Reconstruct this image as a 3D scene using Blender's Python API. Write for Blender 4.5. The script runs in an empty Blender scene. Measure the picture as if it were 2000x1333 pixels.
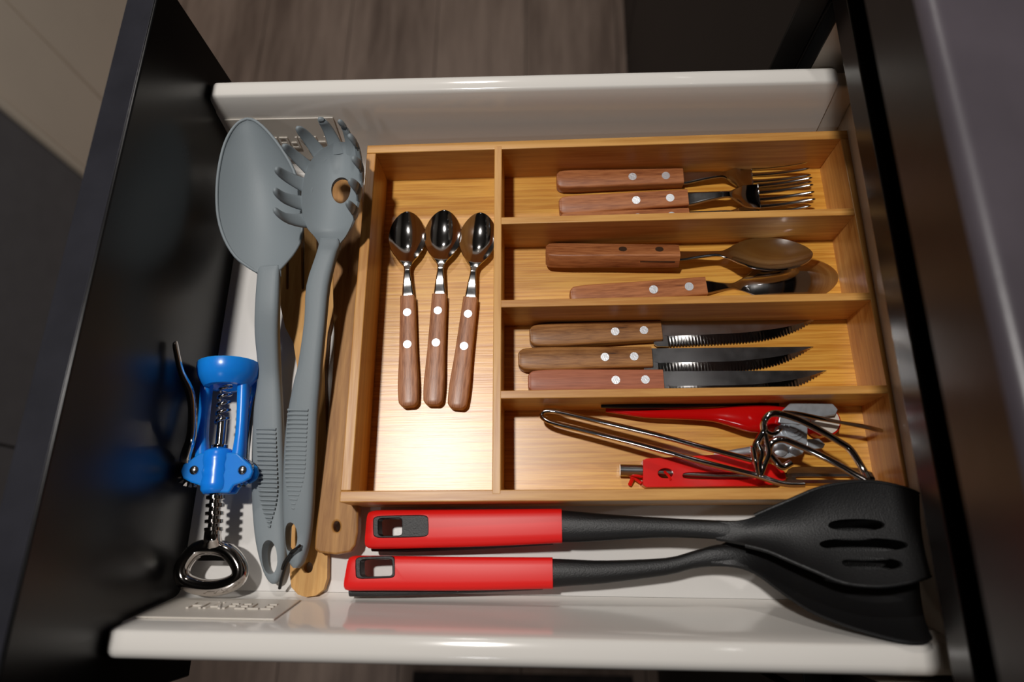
import bpy, bmesh, math, random
from mathutils import Vector, Matrix
random.seed(7)

# ------------------------------------------------------------------ camera, world, lamps, exposure
U = 0.84                                   # model unit -> metres
SC = bpy.context.scene
COL = SC.collection
F_PX = 1282.0
CAM = Vector((0.14583, -0.0359, 0.51923))
EUL = (0.3202, 0.04894, 0.01265)
cd = bpy.data.cameras.new('camera'); cam = bpy.data.objects.new('camera', cd); COL.objects.link(cam)
cam.location = CAM * U; cam.rotation_euler = EUL
cd.sensor_width = 36.0; cd.lens = F_PX / 2000 * 36.0
cd.clip_start = 0.01; cd.clip_end = 50
cd.dof.use_dof = True; cd.dof.focus_distance = 0.525 * U; cd.dof.aperture_fstop = 4.2
SC.camera = cam

w = bpy.data.worlds.new('world'); SC.world = w; w.use_nodes = True
w.node_tree.nodes['Background'].inputs[0].default_value = (0.9, 0.92, 1.0, 1)
w.node_tree.nodes['Background'].inputs[1].default_value = 0.0

def lamp(name, loc, size, power, color, target=None, spread=180):
    l = bpy.data.lights.new(name, 'AREA'); l.shape = 'DISK'; l.size = size * U; l.energy = power; l.color = color
    l.spread = math.radians(spread)
    o = bpy.data.objects.new(name, l); COL.objects.link(o); o.location = Vector(loc) * U
    if target is not None:
        o.rotation_euler = (Vector(target) - Vector(loc)).to_track_quat('-Z', 'Y').to_euler()
    return o
lamp('downlight_and_fill', (-0.25, 0.31, 1.88), 0.11, 16.5, (1.0, 0.96, 0.915))  # main ceiling downlight above the drawer
lamp('downlight_and_fill', (-0.35, 1.9, 1.88), 0.17, 10.5, (1.0, 0.95, 0.90))  # unseen fill lamp, added to brighten the beige cabinets
lamp('downlight_and_fill', (-0.35, -1.6, 1.88), 0.17, 2.0, (0.95, 0.96, 1.0))  # another added lamp, dim cool fill with no known fixture

SC.view_settings.view_transform = 'Standard'; SC.view_settings.look = 'None'
SC.view_settings.exposure = 0.0; SC.view_settings.gamma = 1.0
SC.view_settings.use_curve_mapping = False

# ------------------------------------------------------------------ helpers
RM = Matrix.Rotation(EUL[2], 3, 'Z') @ Matrix.Rotation(EUL[1], 3, 'Y') @ Matrix.Rotation(EUL[0], 3, 'X')
def px(x, y, z):
    """a point of the place at height z, measured off the photograph"""
    d = RM @ Vector(((x - 1000) / F_PX, -(y - 666.5) / F_PX, -1.0))
    return CAM + d * ((z - CAM.z) / d.z)
V = Vector
UP = V((0, 0, 1))
BASE = {}
def lin(c):
    return tuple((v / 12.92 if v <= 0.04045 else ((v + 0.055) / 1.055) ** 2.4) for v in (x / 255 for x in c)) + (1,)

def thing(name, label, cat, loc=(0, 0, 0), group=None, mat4=None):
    o = bpy.data.objects.new(name, None); COL.objects.link(o); o.empty_display_size = 0.01
    if mat4 is None:
        o.location = V(loc) * U; BASE[o] = V(loc)
    else:
        m = mat4.copy(); m.translation = m.translation * U; o.matrix_world = m; BASE[o] = V((0, 0, 0))
    o['label'] = label; o['category'] = cat
    if group: o['group'] = group
    return o
def tag(o, label, cat, group=None):
    o['label'] = label; o['category'] = cat
    if group: o['group'] = group
def finish(bm, ang=38):
    bmesh.ops.remove_doubles(bm, verts=bm.verts, dist=1e-6)
    bmesh.ops.recalc_face_normals(bm, faces=bm.faces)
    a = math.radians(ang)
    for f in bm.faces: f.smooth = True
    for e in bm.edges:
        if len(e.link_faces) == 2:
            e.smooth = e.calc_face_angle(0) < a
def obj(name, bm, mat, parent=None, ang=38, bevel=0, loc=None, label=None, kind=None):
    finish(bm, ang)
    if parent is not None: off = BASE[parent]
    else: off = V(loc) if loc is not None else V((0, 0, 0))
    for v in bm.verts: v.co = (v.co - off) * U
    me = bpy.data.meshes.new(name); bm.to_mesh(me); bm.free()
    me.materials.append(mat)
    o = bpy.data.objects.new(name, me); COL.objects.link(o)
    if parent is not None: o.parent = parent
    else: o.location = off * U
    BASE[o] = off
    if bevel:
        m = o.modifiers.new('bevel', 'BEVEL'); m.width = bevel * U; m.segments = 3; m.limit_method = 'ANGLE'; m.angle_limit = math.radians(40)
    if label: o['label'] = label
    if kind: o['kind'] = kind
    return o
def struct(name, bm, mat, parent=None, bevel=0, ang=38):
    return obj(name, bm, mat, parent, ang, bevel, kind='structure' if parent is None else None)
def NB(): return bmesh.new()
def box(bm, a, b):
    a = V(a); b = V(b)
    r = bmesh.ops.create_cube(bm, size=1.0)
    for v in r['verts']:
        v.co = V((a.x + (v.co.x + .5) * (b.x - a.x), a.y + (v.co.y + .5) * (b.y - a.y), a.z + (v.co.z + .5) * (b.z - a.z)))
    return bm
def B(a, b): return box(NB(), a, b)
def loft(bm, rings, cap=True, closed=False):
    vs = [[bm.verts.new(p) for p in r] for r in rings]
    n = len(vs[0]); m = len(vs)
    for i in range(m if closed else m - 1):
        a = vs[i]; b = vs[(i + 1) % m]
        for j in range(n):
            bm.faces.new((a[j], a[(j + 1) % n], b[(j + 1) % n], b[j]))
    if cap and not closed:
        bm.faces.new(vs[0][::-1]); bm.faces.new(vs[-1])
    return bm
def cr(p0, p1, p2, p3, t):
    return 0.5 * ((2 * p1) + (p2 - p0) * t + (2 * p0 - 5 * p1 + 4 * p2 - p3) * t * t + (3 * p1 - p0 - 3 * p2 + p3) * t ** 3)
def dense(st, k):
    """smooth a list of tuples of Vectors / floats"""
    if k <= 1: return st
    out = []
    n = len(st)
    for i in range(n - 1):
        a, b, c, d = st[max(i - 1, 0)], st[i], st[i + 1], st[min(i + 2, n - 1)]
        for s in range(k):
            t = s / k
            out.append(tuple(cr(w0, w1, w2, w3, t) for w0, w1, w2, w3 in zip(a, b, c, d)))
    out.append(st[-1])
    return out
def ribbon(bm, st, k=3, n=8, edge=0.35):
    """stations (L, R, thickness, dish): a dished sheet; L and R are the upper rim"""
    st = dense(st, k); rings = []
    for i, (L, R, th, dep) in enumerate(st):
        c0 = (st[max(i - 1, 0)][0] + st[max(i - 1, 0)][1]) / 2; c1 = (st[min(i + 1, len(st) - 1)][0] + st[min(i + 1, len(st) - 1)][1]) / 2
        nrm = (R - L).cross(c1 - c0)
        if nrm.length < 1e-9: nrm = UP.copy()
        nrm.normalize()
        if nrm.z < 0: nrm = -nrm
        c = (L + R) / 2; hw = (R - L) / 2
        e = hw.normalized() * min(th * edge, hw.length * .5)
        top = []; bot = []
        for j in range(n + 1):
            u = -1 + 2 * j / n
            o_ = nrm * (-dep * (1 - u * u))
            top.append(c + (hw - e) * u + o_)
            bot.append(c + (hw - e) * u + o_ - nrm * th)
        midR = R - nrm * th / 2; midL = L - nrm * th / 2
        rings.append(top + [midR] + bot[::-1] + [midL])
    return loft(bm, rings)
def bar(bm, st, k=3, n=16, e=4.0):
    """stations (L, R, h): a solid with rounded-rectangle section; L, R side points at mid height, h half height"""
    st = dense(st, k); rings = []
    for i, (L, R, h) in enumerate(st):
        a = st[max(i - 1, 0)]; b = st[min(i + 1, len(st) - 1)]
        nrm = (R - L).cross((b[0] + b[1]) / 2 - (a[0] + a[1]) / 2)
        if nrm.length < 1e-9: nrm = UP.copy()
        nrm.normalize()
        if nrm.z < 0: nrm = -nrm
        c = (L + R) / 2; hw = (R - L) / 2; ring = []
        for j in range(n):
            t = 2 * math.pi * (j + .5) / n
            cx, sx = math.cos(t), math.sin(t)
            ring.append(c + hw * (math.copysign(abs(cx) ** (2 / e), cx)) + nrm * (h * math.copysign(abs(sx) ** (2 / e), sx)))
        rings.append(ring)
    return loft(bm, rings)
def S(xl, yl, xr, yr, z, th=.003, dep=0.0):
    zl, zr = z if isinstance(z, tuple) else (z, z)
    return (px(xl, yl, zl), px(xr, yr, zr), th, dep)
def HB(xl, yl, xr, yr, z, h):
    zl, zr = z if isinstance(z, tuple) else (z, z)
    return (px(xl, yl, zl), px(xr, yr, zr), h)
def tube(bm, pts, r, n=10, k=5, closed=False, cap=True):
    pts = [V(p) for p in pts]
    if k > 1:
        src = pts
        if closed:
            m = len(src)
            pts = [cr(src[i - 1], src[i], src[(i + 1) % m], src[(i + 2) % m], s / k) for i in range(m) for s in range(k)]
        else:
            pts = [t[0] for t in dense([(p,) for p in src], k)]
    rr = r if callable(r) else (lambda t: r)
    m = len(pts); rings = []; prev = None
    for i, p in enumerate(pts):
        t = (pts[(i + 1) % m] - pts[i - 1]) if closed else (pts[min(i + 1, m - 1)] - pts[max(i - 1, 0)])
        if t.length < 1e-9: t = V((1, 0, 0))
        t.normalize()
        if prev is None:
            prev = t.orthogonal().normalized()
        prev = (prev - t * prev.dot(t)).normalized()
        q = t.cross(prev); rad = rr(i / max(m - 1, 1))
        rings.append([p + prev * (rad * math.cos(2 * math.pi * j / n)) + q * (rad * math.sin(2 * math.pi * j / n)) for j in range(n)])
    return loft(bm, rings, cap=cap, closed=closed)
def poly(bm, pts, th, nrm=UP):
    """closed outline pts (upper face) given thickness th along -nrm"""
    nrm = V(nrm)
    return loft(bm, [[V(p) - nrm * th for p in pts], [V(p) for p in pts]])
def disc(bm, c, r, h, n=20, ax=UP, dome=0.0):
    ax = V(ax).normalized(); u = ax.orthogonal().normalized(); q = ax.cross(u); c = V(c)
    rg = lambda rad, z: [c + ax * z + u * (rad * math.cos(2 * math.pi * j / n)) + q * (rad * math.sin(2 * math.pi * j / n)) for j in range(n)]
    rings = [rg(r, 0), rg(r, h)]
    if dome: rings += [rg(r * .75, h + dome * .6), rg(r * .35, h + dome)]
    return loft(bm, rings)
def ring(bm, c, ro, ri, h, n=28, ax=UP):
    ax = V(ax).normalized(); u = ax.orthogonal().normalized(); q = ax.cross(u); c = V(c)
    rg = lambda rad, z: [c + ax * z + u * (rad * math.cos(2 * math.pi * j / n)) + q * (rad * math.sin(2 * math.pi * j / n)) for j in range(n)]
    return loft(bm, [rg(ri, 0), rg(ro, 0), rg(ro, h), rg(ri, h)], closed=True)
def cut(bm, *cutters):
    """real holes: subtract cutter solids from a solid"""
    def mk(b):
        bmesh.ops.recalc_face_normals(b, faces=b.faces)
        me = bpy.data.meshes.new('tmp'); b.to_mesh(me); b.free()
        o = bpy.data.objects.new('tmp', me); COL.objects.link(o); return o
    bmesh.ops.remove_doubles(bm, verts=bm.verts, dist=1e-6)
    for v in bm.verts: v.co *= 100
    o = mk(bm); cs = []
    for c in cutters:
        for v in c.verts: v.co *= 100
        q = mk(c); cs.append(q)
        m = o.modifiers.new('b', 'BOOLEAN'); m.operation = 'DIFFERENCE'; m.object = q; m.solver = 'EXACT'
    bpy.context.view_layer.update()
    me = bpy.data.meshes.new_from_object(o.evaluated_get(bpy.context.evaluated_depsgraph_get()))
    nb = bmesh.new(); nb.from_mesh(me)
    for v in nb.verts: v.co /= 100
    for q in cs + [o]:
        m_ = q.data; bpy.data.objects.remove(q); bpy.data.meshes.remove(m_)
    bpy.data.meshes.remove(me)
    return nb
def ell(cx, cy, hx, hy, z, n=24, e=2.0, rot=0.0):
    out = []
    for j in range(n):
        t = 2 * math.pi * j / n
        a = math.copysign(abs(math.cos(t)) ** (2 / e), math.cos(t)) * hx; b = math.copysign(abs(math.sin(t)) ** (2 / e), math.sin(t)) * hy
        out.append(px(cx + a * math.cos(rot) - b * math.sin(rot), cy + a * math.sin(rot) + b * math.cos(rot), z))
    return out
def plug(cx, cy, hx, hy, z, half=.02, n=24, e=2.0, rot=0.0):
    p = ell(cx, cy, hx, hy, z, n, e, rot)
    return loft(NB(), [[q - UP * half for q in p], [q + UP * half for q in p]])

def rim(st, r, k=3):
    d = dense(st, k)
    ins = lambda p, q: p + (q - p).normalized() * min(r * 1.1, (q - p).length * .4) - UP * r * .8
    pts = [ins(a[0], a[1]) for a in d] + [ins(a[1], a[0]) for a in d[::-1]]
    return tube(NB(), pts, r, 8, 1)
# ------------------------------------------------------------------ materials
def mat(name, col, rough=.5, metal=0.0, spec=.5, trans=0.0, coat=0.0, sss=0.0, bump=0.0, bscale=200.0, var=0.0, vscale=30.0, ior=None, rvar=0.0):
    m = bpy.data.materials.new(name); m.use_nodes = True; nt = m.node_tree; b = nt.nodes['Principled BSDF']
    c = lin(col)
    b.inputs['Base Color'].default_value = c; b.inputs['Roughness'].default_value = rough; b.inputs['Metallic'].default_value = metal
    b.inputs['Specular IOR Level'].default_value = spec; b.inputs['Transmission Weight'].default_value = trans; b.inputs['Coat Weight'].default_value = coat
    if ior: b.inputs['IOR'].default_value = ior
    if sss:
        b.inputs['Subsurface Weight'].default_value = sss; b.inputs['Subsurface Radius'].default_value = (.004, .006, .01)
        b.inputs['Subsurface Scale'].default_value = 1.0
    tc = nt.nodes.new('ShaderNodeTexCoord')
    if var:
        n = nt.nodes.new('ShaderNodeTexNoise'); n.inputs['Scale'].default_value = vscale; n.inputs['Detail'].default_value = 5
        nt.links.new(tc.outputs['Object'], n.inputs['Vector'])
        r = nt.nodes.new('ShaderNodeValToRGB'); r.color_ramp.elements[0].position = .3; r.color_ramp.elements[1].position = .7
        r.color_ramp.elements[0].color = tuple(x * (1 - var) for x in c[:3]) + (1,)
        r.color_ramp.elements[1].color = tuple(min(1, x * (1 + var)) for x in c[:3]) + (1,)
        nt.links.new(n.outputs['Fac'], r.inputs['Fac']); nt.links.new(r.outputs['Color'], b.inputs['Base Color'])
    if rvar:
        n = nt.nodes.new('ShaderNodeTexNoise'); n.inputs['Scale'].default_value = vscale * 2; n.inputs['Detail'].default_value = 4
        nt.links.new(tc.outputs['Object'], n.inputs['Vector'])
        mr = nt.nodes.new('ShaderNodeMapRange'); mr.inputs['To Min'].default_value = max(0, rough - rvar); mr.inputs['To Max'].default_value = rough + rvar
        nt.links.new(n.outputs['Fac'], mr.inputs['Value']); nt.links.new(mr.outputs['Result'], b.inputs['Roughness'])
    if bump:
        n = nt.nodes.new('ShaderNodeTexNoise'); n.inputs['Scale'].default_value = bscale; n.inputs['Detail'].default_value = 3
        nt.links.new(tc.outputs['Object'], n.inputs['Vector'])
        bp = nt.nodes.new('ShaderNodeBump'); bp.inputs['Strength'].default_value = bump; bp.inputs['Distance'].default_value = .001
        nt.links.new(n.outputs['Fac'], bp.inputs['Height']); nt.links.new(bp.outputs['Normal'], b.inputs['Normal'])
    return m
def wood(name, c1, c2, axis='x', fine=420.0, stretch=14.0, rough=.4, spec=.5, coat=0.0, croug=.2, bump=.12, blotch=.25, dark=None, lo=.40, hi=.60):
    """fine grain drawn out along one axis, with broad blotches and pores"""
    m = bpy.data.materials.new(name); m.use_nodes = True; nt = m.node_tree; b = nt.nodes['Principled BSDF']
    b.inputs['Roughness'].default_value = rough; b.inputs['Specular IOR Level'].default_value = spec
    b.inputs['Coat Weight'].default_value = coat; b.inputs['Coat Roughness'].default_value = croug
    tc = nt.nodes.new('ShaderNodeTexCoord'); mp = nt.nodes.new('ShaderNodeMapping')
    s = {'x': (fine / stretch, fine, fine), 'y': (fine, fine / stretch, fine), 'z': (fine, fine, fine / stretch)}[axis]
    mp.inputs['Scale'].default_value = s
    nt.links.new(tc.outputs['Object'], mp.inputs['Vector'])
    n = nt.nodes.new('ShaderNodeTexNoise'); n.inputs['Scale'].default_value = 1.0; n.inputs['Detail'].default_value = 4; n.inputs['Roughness'].default_value = .6
    nt.links.new(mp.outputs['Vector'], n.inputs['Vector'])
    mp2 = nt.nodes.new('ShaderNodeMapping'); mp2.inputs['Scale'].default_value = tuple(x * .14 for x in s)
    nt.links.new(tc.outputs['Object'], mp2.inputs['Vector'])
    n2 = nt.nodes.new('ShaderNodeTexNoise'); n2.inputs['Scale'].default_value = 1.0; n2.inputs['Detail'].default_value = 3
    nt.links.new(mp2.outputs['Vector'], n2.inputs['Vector'])
    mx = nt.nodes.new('ShaderNodeMix'); mx.data_type = 'FLOAT'; mx.inputs[0].default_value = blotch + .2
    nt.links.new(n.outputs['Fac'], mx.inputs[2]); nt.links.new(n2.outputs['Fac'], mx.inputs[3])
    r = nt.nodes.new('ShaderNodeValToRGB'); e = r.color_ramp.elements
    e[0].position = lo; e[1].position = hi; e[0].color = lin(c2); e[1].color = lin(c1)
    if dark:
        d = r.color_ramp.elements.new(lo - .07); d.color = lin(dark)
    nt.links.new(mx.outputs[0], r.inputs['Fac']); nt.links.new(r.outputs['Color'], b.inputs['Base Color'])
    if bump:
        bp = nt.nodes.new('ShaderNodeBump'); bp.inputs['Strength'].default_value = bump; bp.inputs['Distance'].default_value = .0006
        nt.links.new(n.outputs['Fac'], bp.inputs['Height']); nt.links.new(bp.outputs['Normal'], b.inputs['Normal'])
    return m
M = {}
M['bamboo_x'] = wood('bamboo lengthwise', (214, 160, 88), (186, 126, 58), 'x', 380, 18, .36, .45)
M['bamboo_y'] = wood('bamboo crosswise', (214, 160, 88), (186, 126, 58), 'y', 380, 18, .36, .45)
M['bamboo_floor'] = wood('bamboo tray base', (230, 172, 72), (198, 132, 40), 'x', 620, 34, .33, .95, bump=.12, blotch=.05)
M['handle_wood'] = wood('reddish hardwood', (184, 118, 72), (140, 80, 44), 'x', 800, 11, .42, .4, dark=(92, 46, 26))
M['handle_wood_brown'] = wood('brown hardwood', (172, 120, 68), (122, 76, 36), 'x', 700, 10, .42, .4, dark=(64, 36, 18))
M['handle_wood_plain'] = wood('plain reddish hardwood', (178, 108, 78), (150, 86, 60), 'x', 900, 18, .42, .4)
M['handle_wood_walnut'] = wood('walnut brown wood', (188, 130, 92), (140, 88, 56), 'x', 900, 10, .36, .5, dark=(84, 46, 28))
M['beech'] = wood('pale beech', (214, 166, 98), (192, 140, 74), 'y', 420, 16, .5, .3)
M['acacia'] = wood('tan worn wood', (184, 136, 78), (140, 94, 46), 'y', 260, 14, .5, .3, dark=(98, 62, 28))
M['steel'] = mat('polished steel', (205, 203, 202), .10, 1.0, rvar=.04, vscale=60)
M['steel_satin'] = mat('satin steel', (176, 176, 178), .24, 1.0, rvar=.06, vscale=60)
M['rivet'] = mat('aluminium rivet', (226, 228, 232), .42, 1.0, bump=.1, bscale=900)
M['rivet_dark'] = mat('tarnished rivet', (96, 74, 58), .5, .7)
M['chrome'] = mat('chrome wire', (214, 208, 204), .07, 1.0)
M['zinc'] = mat('zinc plated steel', (198, 205, 212), .34, .75, rvar=.08, vscale=120, bump=.05, bscale=400)
M['white'] = mat('white lacquered steel', (228, 224, 218), .13, spec=.6)
M['white_base'] = mat('white drawer base', (226, 223, 219), .22, spec=.5, bump=.03, bscale=600)
M['plate'] = mat('off white plastic cap', (205, 198, 188), .35)
M['back'] = mat('cream back board', (196, 184, 168), .4)
M['front_black'] = mat('black lacquered front', (15, 15, 16), .30, spec=.45, rvar=.06, vscale=14, var=.15)
M['front_edge'] = mat('charcoal front edge', (40, 40, 46), .26, spec=.5, var=.15, vscale=40)
M['cab_face'] = mat('matt black cabinet front', (24, 20, 18), .5, spec=.35, var=.1, vscale=5)
M['black_edge'] = mat('black edge band', (12, 12, 13), .4)
M['profile'] = mat('black anodised grip profile', (34, 29, 28), .22, spec=.6)
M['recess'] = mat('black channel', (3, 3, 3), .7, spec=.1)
M['carcass'] = mat('white chipboard', (208, 196, 182), .5)
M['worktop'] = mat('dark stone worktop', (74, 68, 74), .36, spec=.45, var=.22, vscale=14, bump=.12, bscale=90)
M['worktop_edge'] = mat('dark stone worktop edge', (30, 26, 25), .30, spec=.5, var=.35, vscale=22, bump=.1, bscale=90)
M['nylon_grey'] = mat('grey nylon', (130, 139, 144), .52, spec=.35, bump=.04, bscale=700)
M['nylon_black'] = mat('black nylon', (19, 19, 20), .46, spec=.45, bump=.22, bscale=1300)
M['red_grip'] = mat('red silicone grip', (232, 26, 22), .42, spec=.4, sss=.0)
M['red_gloss'] = mat('glossy red plastic', (196, 12, 12), .10, spec=.6)
M['red_plastic'] = mat('red plastic', (216, 22, 16), .26, spec=.5)
M['white_plastic'] = mat('ivory plastic', (212, 204, 192), .4)
M['blue'] = mat('translucent blue plastic', (24, 138, 255), .26, spec=.5, sss=.5)
M['wire_black'] = mat('black twist tie', (10, 10, 10), .5)
M['wall'] = mat('taupe paint', (72, 68, 63), .8)
M['ceil'] = mat('ceiling grey', (112, 110, 107), .9)
M['beige'] = mat('beige laminate', (236, 222, 204), .45, var=.04, vscale=6)
M['beige_trim'] = mat('pale trim', (236, 224, 206), .4)
M['charcoal'] = mat('charcoal laminate', (108, 108, 112), .5, var=.06, vscale=30)
M['plinth'] = mat('black plinth', (14, 13, 13), .5)
M['plank'] = wood('grey brown laminate', (126, 109, 98), (88, 73, 64), 'y', 46, 9, .55, .3, bump=.05, blotch=.45, dark=(80, 66, 58))
M['rug'] = mat('dark woven rug', (34, 26, 24), .95, var=.6, vscale=40, bump=.5, bscale=300)

# ------------------------------------------------------------------ the room
FZ = -0.80; CZ = 1.95
fl = struct('floor', B((-1.7, -2.1, FZ - .05), (1.05, 2.3, FZ - .004)), M['plinth'])
pw = .225; xs = -1.7; i = 0
while xs < .95:
    for (y0, y1) in (((-2.1, .02 + .35 * (i % 3)), (.02 + .35 * (i % 3), 2.3))):
        o = struct('plank', B((xs + .0008, y0 + .0008, FZ - .004), (min(xs + pw, 1.05) - .0008, y1 - .0008, FZ)), M['plank'], fl, bevel=.0008)
    xs += pw; i += 1
struct('ceiling', B((-1.7, -2.1, CZ), (1.05, 2.3, CZ + .05)), M['ceil'])
struct('wall_left', B((-1.75, -2.1, FZ), (-1.7, 2.3, CZ)), M['wall'])
struct('wall_right', B((1.05, -2.1, FZ), (1.1, 2.3, CZ)), M['wall'])
struct('wall_back', B((-1.7, 2.3, FZ), (1.05, 2.35, CZ)), M['wall'])
struct('wall_front', B((-1.7, -2.15, FZ), (1.05, -2.1, CZ)), M['wall'])

# opposite run of cabinets seen past the drawer front
X0 = -0.9
t = thing('base_cabinet', 'beige cabinet with pale edge strip beyond the open drawer front', 'cabinet', (X0 - .25, 1.2, FZ))
obj('body', B((X0 - .55, .795, FZ + .08), (X0 - .021, 1.9, .10)), M['beige'], t)
obj('door', B((X0 - .02, .797, FZ + .012), (X0, .982, .098)), M['beige'], t, bevel=.002)
obj('door', B((X0 - .02, .986, FZ + .012), (X0, 1.36, .098)), M['beige'], t, bevel=.002)
obj('door', B((X0 - .02, 1.364, FZ + .012), (X0, 1.9, .098)), M['beige'], t, bevel=.002)
obj('edge_strip', B((X0 - .5, .775, FZ), (X0 + .006, .794, .10)), M['beige_trim'], t, bevel=.003)
obj('plinth', B((X0 - .5, .796, FZ), (X0 - .06, 1.9, FZ + .079)), M['plinth'], t)
t = thing('dark_cabinet', 'charcoal grey cabinet front left of the open drawer', 'cabinet', (X0 - .25, .2, FZ))
obj('body', B((X0 - .55, -.5, FZ + .005), (X0 - .021, .773, .10)), M['charcoal'], t)
obj('door', B((X0 - .02, .16, FZ + .006), (X0, .772, .098)), M['charcoal'], t, bevel=.002)
obj('door', B((X0 - .02, -.5, FZ + .006), (X0, .157, .098)), M['charcoal'], t, bevel=.002)

# rug on the floor under the near side
rb = NB(); box(rb, (-.096, -1.3, FZ + .0005), (.30, -.235, FZ + .006))
tag(obj('rug', rb, M['rug'], None, loc=(.1, -.7, FZ)), 'dark patterned rug on the floor below the drawer', 'rug')

# ------------------------------------------------------------------ kitchen run on the right
XF = 0.339; XC = 0.3625
# cabinet that holds the open drawer
t = thing('drawer_cabinet', 'cabinet carcass with white inside that the open drawer slides into', 'cabinet', (.65, .12, FZ))
for ya, yb in ((.347, .3648), (-.1278, -.110)):
    s = obj('side_panel', B((XC + .001, ya, FZ + .1), (1.0, yb, .119)), M['carcass'], t)
    obj('edge_band', B((XC, ya, FZ + .1), (XC + .0009, yb, .119)), M['black_edge'], s)
obj('back_panel', B((.99, -.109, FZ + .1), (1.0, .346, .119)), M['carcass'], t)
obj('bottom_panel', B((XC + .001, -.109, FZ + .1), (.989, .346, FZ + .116)), M['carcass'], t)
obj('lower_drawer_front', B((XF, -.1265, -.40), (XF + .022, .3635, -.04)), M['cab_face'], t, bevel=.001)
obj('lower_drawer_front', B((XF, -.1265, FZ + .045), (XF + .022, .3635, -.404)), M['cab_face'], t, bevel=.001)
obj('plinth', B((XF + .07, -.13, FZ), (.9, .3648, FZ + .099)), M['plinth'], t)
# neighbours
def neighbour(y0, y1, label, split=None):
    t = thing('base_cabinet', label, 'cabinet', (.65, (y0 + y1) / 2, FZ))
    obj('body', B((XF + .0225, y0, FZ + .1), (1.0, y1, .119)), M['cab_face'], t)
    ys = [y0 + .0015] + (split or []) + [y1 - .0015]
    for a, b in zip(ys[:-1], ys[1:]):
        obj('door', B((XF, a, FZ + .045), (XF + .022, b - .003, .1624)), M['cab_face'], t, bevel=.001)
    obj('plinth', B((XF + .07, y0, FZ), (.9, y1, FZ + .099)), M['plinth'], t)
neighbour(.3652, 1.095, 'black base cabinet front directly behind the open drawer')
neighbour(1.0955, 1.9, 'black base cabinet farther along beyond the narrow door gap')
neighbour(-.95, -.1282, 'black base cabinet on the near side of the open drawer')
# grip profile: front lip, recessed channel
t = thing('grip_profile', 'black handle channel strip running under the worktop edge', 'profile', (.38, .12, .13))
obj('lip', B((XC - .0015, -1.3, .1213), (XC + .004, 1.9, .1415)), M['profile'], t, bevel=.0012)
obj('channel', B((XC + .0042, -1.3, .1255), (XC + .05, 1.9, .130)), M['recess'], t)
obj('channel_back', B((XC + .045, -1.3, .1302), (XC + .05, 1.9, .2272)), M['recess'], t)
# worktop with rounded front edge
XS = 0.3205; ZB = .2278; ZT = .2735
wt = thing('worktop', 'dark mottled stone worktop with a rounded front edge', 'worktop', (.68, .3, ZB))
prof = [(1.04, ZB), (XS + .012, ZB), (XS + .012, ZT - .008)]
r_ = .0075
arc = [(XS + r_ - r_ * math.cos(math.pi / 2 * a / 6), ZT - r_ + r_ * math.sin(math.pi / 2 * a / 6)) for a in range(7)]
prof = [(1.04, ZB), (XS + .008, ZB), (XS + .008, ZT - r_)] + arc + [(1.04, ZT)]
obj('slab', loft(NB(), [[V((x, -1.3, z)) for x, z in prof], [V((x, 1.9, z)) for x, z in prof]]), M['worktop'], wt, ang=30)
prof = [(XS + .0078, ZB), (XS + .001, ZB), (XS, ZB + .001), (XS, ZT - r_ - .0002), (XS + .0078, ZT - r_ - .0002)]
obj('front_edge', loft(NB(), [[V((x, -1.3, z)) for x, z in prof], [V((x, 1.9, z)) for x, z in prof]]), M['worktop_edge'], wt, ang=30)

# ------------------------------------------------------------------ the drawer
XP = -0.1314; XR = .3765; XB = .394
D = thing('kitchen_drawer', 'open white metal kitchen drawer with a black front panel', 'drawer', (.12, .12, -.012))
fp = obj('front_panel', B((XP - .022, -.1265, -.0346), (XP, .3635, .1624)), M['front_black'], D, bevel=.0012, label='black front panel, inside face')
obj('edge_band', B((XP - .0216, -.1262, .1625), (XP - .0012, .3632, .1632)), M['front_edge'], fp, bevel=.0006)
obj('base', B((XP + .0003, -.0618, -.012), (XB - .0005, .3018, 0)), M['white_base'], D)
obj('back_panel', B((XB, -.0985, -.012), (XB + .008, .3385, .100)), M['back'], D)
near = [(-.062, -.012), (-.062, 0), (-.0642, .0016), (-.0662, .005), (-.0672, .009), (-.0773, .060), (-.0782, .066), (-.0795, .0722), (-.0815, .0802), (-.0825, .0822), (-.0838, .083),
        (-.0925, .083), (-.0955, .0822), (-.098, .0795), (-.0993, .0755), (-.0995, .072), (-.0995, -.012)]
far = [(.24 - y, z) for y, z in near]
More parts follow.
